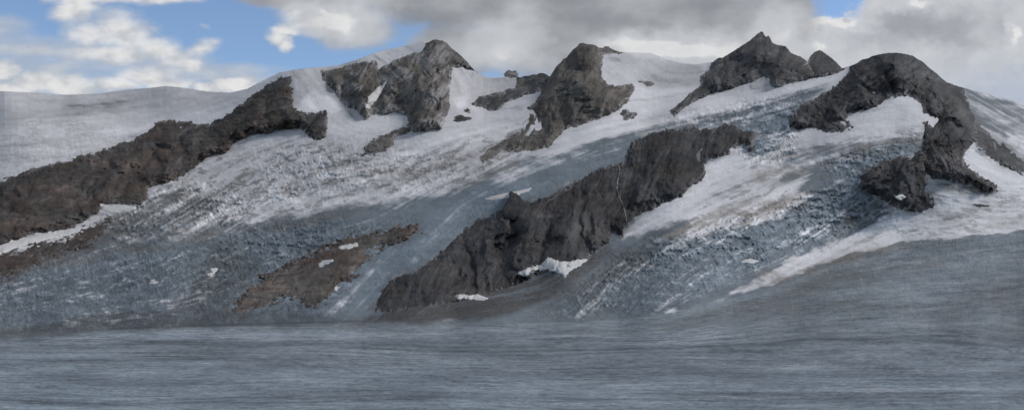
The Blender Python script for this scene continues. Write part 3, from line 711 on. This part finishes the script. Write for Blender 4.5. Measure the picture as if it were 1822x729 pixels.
# ------------------------------------------------------------------ snow patches lying on rock and ice
def snow(poly, label, amp=3.0, seed=1, wob=4, off=0.0, cat='snow patch', name='snow_patch', group='old snow patches', blurs=3):
    Pp = np.array(poly, float)
    x0, y0 = Pp.min(0)-8; x1, y1 = Pp.max(0)+8
    step = .9
    xv = np.arange(x0, x1, step); 
    yv = np.arange(y0, y1, step)
    PX, PY = np.meshgrid(xv, yv)
    sd = sdist(PX, PY, poly)+wob*fbm(PX/9, PY/6, 4, seed, .6)
    h = off*ss(-3, .5, sd)+amp*(1-np.exp(-np.maximum(sd, 0)/3))+np.minimum(sd, 0)*3+.8*fbm(PX/12, PY/6, 3, seed+3)
    D0 = base_depth(PX, PY)
    for xv_, tp, yb, Dr, sdr in ROCKS:
        if xv_[0] > PX.max() or xv_[-1] < PX.min(): continue
        st_ = xv_[1]-xv_[0]
        fx = np.clip((PX-xv_[0])/st_, 0, len(xv_)-1.01); ix = fx.astype(int)
        tx = tp[ix]; fy = (PY-tx)/(yb-tx)*(Dr.shape[0]-1)
        ok = (fy >= 0) & (fy < Dr.shape[0]-1) & (PX >= xv_[0]) & (PX <= xv_[-1])
        iy = np.clip(fy, 0, Dr.shape[0]-2).astype(int)
        dd = np.minimum(Dr[iy, ix], Dr[iy+1, np.minimum(ix+1, len(xv_)-1)])
        D0 = np.where(ok & (sdr[iy, ix] > -1), np.minimum(D0, dd), D0)
    if blurs: D0 = blur(D0, blurs)
    D = D0*(1-h/F)
    return lattice(name, world(PX, PY, D), SNOW, {}, sd > -2.5, label=label, cat=cat, group=group)
snow([(-60,462),(0,437),(40,425),(90,413),(130,407),(137,414),(100,423),(50,433),(20,444),(0,452),(-60,478)], 'long white snow strip under the brown ridge at the left edge', 6, 1, 3, off=1.5)
snow([(178,362),(195,366),(215,364),(242,367),(240,374),(215,378),(195,378),(182,373)], 'white snow patch under the end of the brown ridge', 5, 2, 3, off=1.5)
snow([(863,353),(880,348),(910,342),(945,335),(938,341),(915,348),(890,354),(868,356)], 'lens shaped white snow streak on ice above the pinnacle', 4, 3, 2, off=1.5)
snow([(918,488),(940,477),(962,472),(975,458),(998,466),(1020,464),(1046,461),(1028,476),(1012,483),(1005,493),(992,485),(975,479),(955,480),(935,490)], 'jagged white snow patch at the foot of the dark central buttress', 8, 4, 5, off=1.5)
snow([(810,527),(820,524),(835,526),(850,525),(868,530),(860,534),(835,531),(815,532)], 'small thin snow patch at the lowest edge of the dark central buttress', 6, 5, 2.5, off=1.5)
snow([(1333,152),(1345,143),(1358,138),(1366,141),(1367,150),(1355,157),(1338,158)], 'rounded white snow cushion at the base of the sharp pointed peak', 6, 6, 2, off=1.5)
snow([(268,502),(270,498),(285,498),(297,498),(294,502),(276,505)], 'small white snow fleck alone on the grey lower left ice', 1, 7, 4.0, off=.6)
snow([(362,480),(372,477),(386,478),(380,486),(376,493),(366,486)], 'small white snow fleck among crevasses left of the rust brown outcrop', 1, 8, 4.0, off=.6)
snow([(566,472),(572,466),(592,462),(584,468),(570,474)], 'small snow fleck at the middle of the rust brown outcrop', 1, 9, 4.0, off=.6)
snow([(604,440),(612,437),(635,433),(636,437),(616,442)], 'small snow fleck near the top of the rust brown outcrop', 1, 10, 4.0, off=.6)
snow([(592,514),(606,504),(610,506),(598,516)], 'small snow fleck at the lower right edge of the rust brown outcrop', 1, 11, 4.0, off=.6)
snow([(651,192),(656,174),(668,160),(686,147),(680,160),(669,178),(658,192)], 'steep snow couloir on the face of the blunt left summit', 5, 12, 2.5, off=1.5)
snow([(1320,466+0),(1332,462),(1348,464),(1340,468)], 'thin snow fleck in the icefall below the dirty tan ice', 3, 13, 1.5, off=1.5)
snow([(1400,463),(1408,452),(1416,456),(1420,465),(1410,468)], 'small snow fleck left of the bright snow tongue at the glacier margin', 3, 14, 1.5, off=1.5)
snow([(1592,350),(1604,346),(1612,351),(1602,356)], 'small snow fleck on the low rounded dark outcrop', 3, 15, 1.5, off=1.5)

# union of rock footprints: painted contact shade, coloured as rubble, darkens ice along their edges
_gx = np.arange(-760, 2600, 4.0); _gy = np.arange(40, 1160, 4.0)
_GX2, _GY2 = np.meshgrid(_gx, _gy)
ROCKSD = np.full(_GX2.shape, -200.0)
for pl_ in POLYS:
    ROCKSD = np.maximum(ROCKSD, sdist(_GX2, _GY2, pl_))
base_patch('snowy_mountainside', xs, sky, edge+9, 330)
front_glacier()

# meltwater thread down the gully of the central buttress
def thread():
    pl = np.array([(1101,294),(1103,305),(1099,320),(1098,336),(1102,350),(1108,362),(1112,376),(1115,392)], float)
    s = np.linspace(0, 1, 140); k = np.linspace(0, 1, len(pl))
    cx = np.interp(s, k, pl[:, 0])+.9*fbm(s*14, s*0, 3, 9); cy = np.interp(s, k, pl[:, 1])
    wd = (.55-.2*s)[:, None]*np.linspace(-1, 1, 5)[None]
    PX = cx[:, None]+wd*np.clip(1+2.2*fbm(s*40, s*0, 3, 5), .05, 3)[:, None]; PY = np.repeat(cy[:, None], 5, 1)
    return PX, PY
bpy.context.view_layer.update()
from mathutils import Vector
from mathutils.bvhtree import BVHTree
def project_on(obj, PX, PY, lift):
    me = obj.data
    nv = len(me.vertices); co = np.empty(nv*3, np.float32); me.vertices.foreach_get('co', co)
    li = np.empty(len(me.loops), np.int32); me.loops.foreach_get('vertex_index', li)
    tree = BVHTree.FromPolygons(co.reshape(-1, 3).tolist(), li.reshape(-1, 4).tolist())
    out = np.zeros(PX.shape+(3,))
    o = Vector((0, 0, CAMZ))
    last = 2500
    for i in np.ndindex(PX.shape):
        w = world(PX[i], PY[i], 1000.0)
        d = (Vector(w)-o).normalized()
        hit = tree.ray_cast(o, d)
        r = hit[3] if hit[0] is not None else last
        last = r
        out[i] = o+d*(r-lift)
    return out
PX, PY = thread()
buttress = [o for o in bpy.data.objects if o.get('label', '').startswith('huge dark')][0]
lattice('meltwater_stream', project_on(buttress, PX, PY, 2.5), WATER, {}, label='thin white meltwater thread falling down a gully of the dark central buttress', cat='stream')

# ------------------------------------------------------------------ clouds: sheets on a far arc
RC = 14000.0
def cloud_mat():
    m, nt = new_mat('cloud_vapour')
    a = nt.nodes.new('ShaderNodeAttribute'); a.attribute_name = 'vapour'
    al = attr(nt, 'cover')
    v = coords(nt)
    n = noise(nt, v, 0.004, 6, .6)
    s = maprange(nt, n, .25, .75, .93, 1.07)
    e = nt.nodes.new('ShaderNodeEmission'); nt.links.new(a.outputs['Color'], e.inputs[0]); nt.links.new(s, e.inputs[1])
    t = nt.nodes.new('ShaderNodeBsdfTransparent'); mx = nt.nodes.new('ShaderNodeMixShader'); o = nt.nodes.new('ShaderNodeOutputMaterial')
    nt.links.new(al, mx.inputs[0]); nt.links.new(t.outputs[0], mx.inputs[1]); nt.links.new(e.outputs[0], mx.inputs[2]); nt.links.new(mx.outputs[0], o.inputs[0])
    m.cycles.emission_sampling = 'NONE'
    return m
CLOUD = cloud_mat()
def lin(c): 
    c = np.array(c, float)/255
    return np.where(c <= .04045, c/12.92, ((c+.055)/1.055)**2.4)
def cloud(label, box, blobs, seed, R, shade, soft=.25, turb=.55, sc=(60, 30), dens=1.0, name='cloud', crisp=0.0):
    x0, y0, x1, y1 = box; st = 2.0
    xv = np.arange(x0, x1+st, st); yv = np.arange(y0, y1+st, st)
    PX, PY = np.meshgrid(xv, yv)
    wx = PX+14*fbm(PX/sc[0], PY/sc[1], 4, seed+1); wy = PY+9*fbm(PX/sc[0], PY/sc[1], 4, seed+2)
    f = np.full_like(PX, -1.0)
    for b in blobs:
        cx, cy, rx, ry = b[:4]; rot = math.radians(b[4] if len(b) > 4 else 0)
        dx = wx-cx; dy = wy-cy; u = dx*math.cos(rot)-dy*math.sin(rot); v = dx*math.sin(rot)+dy*math.cos(rot)
        f = np.maximum(f, 1-np.sqrt((u/rx)**2+(v/ry)**2))+.12*np.maximum(0, np.minimum(f, 1-np.sqrt((u/rx)**2+(v/ry)**2)))
    bil_ = np.abs(fbm(PX/22, PY/15, 4, seed+8, .55))*2
    f = f+(.07 if soft > .28 else 0)+turb*.6*fbm(PX/sc[0], PY/sc[1], 6, seed+3, .58)+crisp*(bil_-.3)*.5
    a = (.5*ss(-.02-.1*soft, soft, f)+.5*ss(-.12-.35*soft, .12+1.4*soft, f+.10*fbm(PX/16, PY/10, 4, seed+55)))*dens
    edge_ = np.minimum.reduce([ss(x0, x0+24, PX), ss(x1, x1-24, PX), ss(y1, y1-12, PY)])
    a = a*edge_
    colr = shade(PX, PY, f, seed)
    D = RC+R
    th = np.arctan((PX-CX)/F)
    pos = np.stack([D*np.sin(th), D*np.cos(th), (HY-PY)/F*D*np.cos(th)+CAMZ], -1)
    return lattice(name, pos, CLOUD, {'cover': a, 'vapour': colr}, a > .06, label=label, cat='cloud', group='clouds over the mountain crest')
def mixa(a, b, t): return a*(1-t[..., None])+b*t[..., None]
WHITE = lin((226, 226, 226)); WARM = lin((193, 196, 201)); GREY = lin((158, 160, 164)); DGREY = lin((138, 141, 147)); BLUISH = lin((170, 182, 200)); PALE = lin((186, 190, 196))
def sh_cumulus(PX, PY, f, s):
    t = ss(-.35, .55, .9*fbm(PX/40, PY/22, 5, s+20)+.5*(f-.2))
    return mixa(PALE, WHITE, t)
def sh_wisp(PX, PY, f, s):
    return mixa(BLUISH, WARM, ss(-.3, .5, fbm(PX/70, PY/20, 5, s+20)))
def sh_bank(PX, PY, f, s):
    n = fbm(PX/120+.3*fbm(PX/60, PY/40, 3, 9), PY/60, 5, s+20, .42)
    # brighter towards the lower rim where light comes through, darkest high in the middle
    PX = PX+40*fbm(PX/60, PY/40, 4, 505); PY = PY+16*fbm(PX/50, PY/30, 4, 506)
    br = .8*gauss(1290,92,150,28)(PX, PY)+.7*gauss(1150,85,90,22)(PX, PY)+.35*gauss(900,105,90,26)(PX, PY)+.9*gauss(580,40,85,34)(PX, PY)+.6*gauss(1395,50,40,30)(PX, PY)+.25*gauss(900,60,80,40)(PX, PY)
    t = np.clip(.26+.36*n+br, 0, 1)
    c = mixa(DGREY, WARM, ss(0, .75, t)); c = mixa(c, WHITE, ss(.75, 1.1, t+.1*n))
    lo = ss(100, 150, PY)*ss(1150, 850, PX)
    return mixa(c, lin((146,154,170)), lo*.8)
def sh_right(PX, PY, f, s):
    PX0, PY0 = PX, PY
    PX = PX+26*fbm(PX0/34, PY0/26, 5, 501, .6); PY = PY+18*fbm(PX0/34, PY0/26, 5, 502, .6)
    n = fbm(PX/70, PY/48, 5, s+20, .45)
    rim = np.exp(-(np.maximum(f, 0)/.13)**2)
    up = ss(100, 20, PY)
    dk = 1.0*gauss(1640,50,110,34)(PX, PY)
    t = np.clip(.66+.36*n-.7*dk+.35*rim*up+.55*(gauss(1500,40,50,13,-12)(PX,PY)+gauss(1630,5,18,8)(PX,PY)+gauss(1806,60,14,20)(PX,PY)+1.1*gauss(1436,22,30,34)(PX,PY)+.8*gauss(1455,85,20,8)(PX,PY)), 0, 1.1)
    c = mixa(lin((160,163,170)), lin((199,202,207)), ss(0, .8, t)); c = mixa(c, WHITE, ss(.8, 1.05, t))
    lo = ss(80, 170, PY)*ss(1600, 1800, PX)
    return mixa(c, lin((176,186,204)), lo*.8)
cloud('large dark grey cloud bank stretching from the upper centre over the central peaks', (380,-60,1480,190),
 [(900,-10,330,75),(1150,20,330,85),(1000,80,280,75),(600,35,120,52,-12),(520,0,150,30,-12),(1300,60,170,75),(820,90,110,60),(1400,20,55,60),(1400,90,60,50),(700,-20,300,42),(1250,110,200,50)], 301, 400, sh_bank, soft=.26, turb=.35, sc=(90,50))
cloud('bright rimmed grey cumulus mass above the rounded right summit', (1370,-60,1960,260),
 [(1440,110,90,60),(1480,65,75,38),(1500,110,140,60),(1620,60,130,72),(1700,100,170,80),(1760,60,120,66),(1640,140,190,70),(1600,10,70,40),(1800,140,150,80),(1850,60,110,120),(1700,20,120,40)], 331, 700, sh_right, soft=.13, turb=.30, crisp=.35, sc=(50,30))
cloud('puffy cream cloud with a long tail in the blue sky at upper left', (90,10,420,150),
 [(215,58,78,42,-14),(160,60,60,30),(290,92,84,27,-20),(130,15,46,28),(355,88,46,16,20),(200,95,90,20)], 351, 1000, sh_cumulus, soft=.75, turb=.55)
cloud('faint cream cloud cut by the upper left corner of the sky', (60,-40,380,60), [(135,5,44,34),(200,-8,150,20),(300,-4,80,14),(120,22,34,22)], 361, 900, sh_cumulus, soft=.7, turb=.6)
cloud('low bright cumulus behind the snowy left skyline', (-60,90,235,190), [(120,155,70,22),(0,125,36,20),(60,150,60,22),(20,160,60,20),(-30,130,40,30)], 371, 900, sh_cumulus, soft=.4, turb=.45, crisp=.12)
cloud('cream cloud behind the dome of the left snow skyline', (150,90,372,185), [(270,135,72,20),(210,150,60,16),(300,150,50,18),(350,118,16,14)], 381, 950, sh_cumulus, soft=.6, turb=.5)
cloud('small bright cloud low over the dip left of the snow shoulder', (335,120,480,180), [(415,152,48,14),(370,158,34,12),(440,158,30,10)], 391, 900, sh_cumulus, soft=.35, turb=.45, crisp=.2)
cloud('small cream puff in blue sky left of the grey cloud bank', (460,40,550,110), [(494,68,22,13),(508,78,16,16),(508,55,34,12)], 401, 880, sh_cumulus, soft=.6, turb=.4, sc=(30,20))
cloud('tiny faint wisp alone in the blue sky at upper left', (330,30,400,70), [(366,49,13,6,-30)], 411, 870, sh_wisp, soft=.8, turb=.3, dens=.5, sc=(25,15))
cloud('thin pale veil of cloud across the lower left sky', (-80,20,560,180), [(60,90,210,32,-8),(40,120,260,36),(250,110,180,26,-6),(0,50,70,26),(380,125,150,16),(400,140,140,22)], 421, 1300, sh_wisp, soft=.8, turb=.8, dens=.9, sc=(110,30))

# ------------------------------------------------------------------ camera, light
cam = bpy.data.cameras.new('camera'); co = bpy.data.objects.new('camera', cam); COL.objects.link(co)
co.location = (0, 0, CAMZ); co.rotation_euler = (math.radians(90), 0, 0)
cam.sensor_width = 36; cam.lens = 36*F/1822; cam.shift_y = (HY-364.5)/1822
cam.clip_start = 1; cam.clip_end = 60000
scene.camera = co

SUN_EL, SUN_AZ = 40.0, 78.0       # azimuth from +Y towards +X
w = bpy.data.worlds.new('World'); scene.world = w; w.use_nodes = True
nt = w.node_tree; bg = nt.nodes['Background']
st = nt.nodes.new('ShaderNodeTexSky'); st.sky_type = 'NISHITA'; st.sun_disc = False
st.sun_elevation = math.radians(SUN_EL); st.sun_rotation = math.radians(SUN_AZ); st.altitude = 2800; st.air_density = 1.0; st.dust_density = 1.2; st.ozone_density = 2.0
tc = nt.nodes.new('ShaderNodeTexCoord'); sx = nt.nodes.new('ShaderNodeSeparateXYZ'); nt.links.new(tc.outputs['Generated'], sx.inputs[0])
cn = noise(nt, tc.outputs['Generated'], 3.0, 5, .55)
cover = mth(nt, 'MULTIPLY', maprange(nt, sx.outputs[2], .27, .45), maprange(nt, cn, .25, .45), True)  # unseen cloud cover overhead, added to make the ambient light neutral
cl = mixc(nt, maprange(nt, cn, .35, .7), (1.05, 1.12, 1.22), (1.9, 1.98, 2.1))
nt.links.new(mixc(nt, cover, st.outputs[0], cl), bg.inputs[0]); bg.inputs[1].default_value = 0.135
sl = bpy.data.lights.new('sun', 'SUN'); so = bpy.data.objects.new('sun', sl); COL.objects.link(so)
sl.energy = 2.1; sl.angle = math.radians(16); sl.color = (1.0, .95, .9)
d = Vector((math.sin(math.radians(SUN_AZ))*math.cos(math.radians(SUN_EL)), math.cos(math.radians(SUN_AZ))*math.cos(math.radians(SUN_EL)), math.sin(math.radians(SUN_EL))))
so.rotation_euler = d.to_track_quat('Z', 'Y').to_euler()

scene.view_settings.view_transform = 'Standard'; scene.view_settings.look = 'None'; scene.view_settings.exposure = 0
scene.cycles.transparent_max_bounces = 16
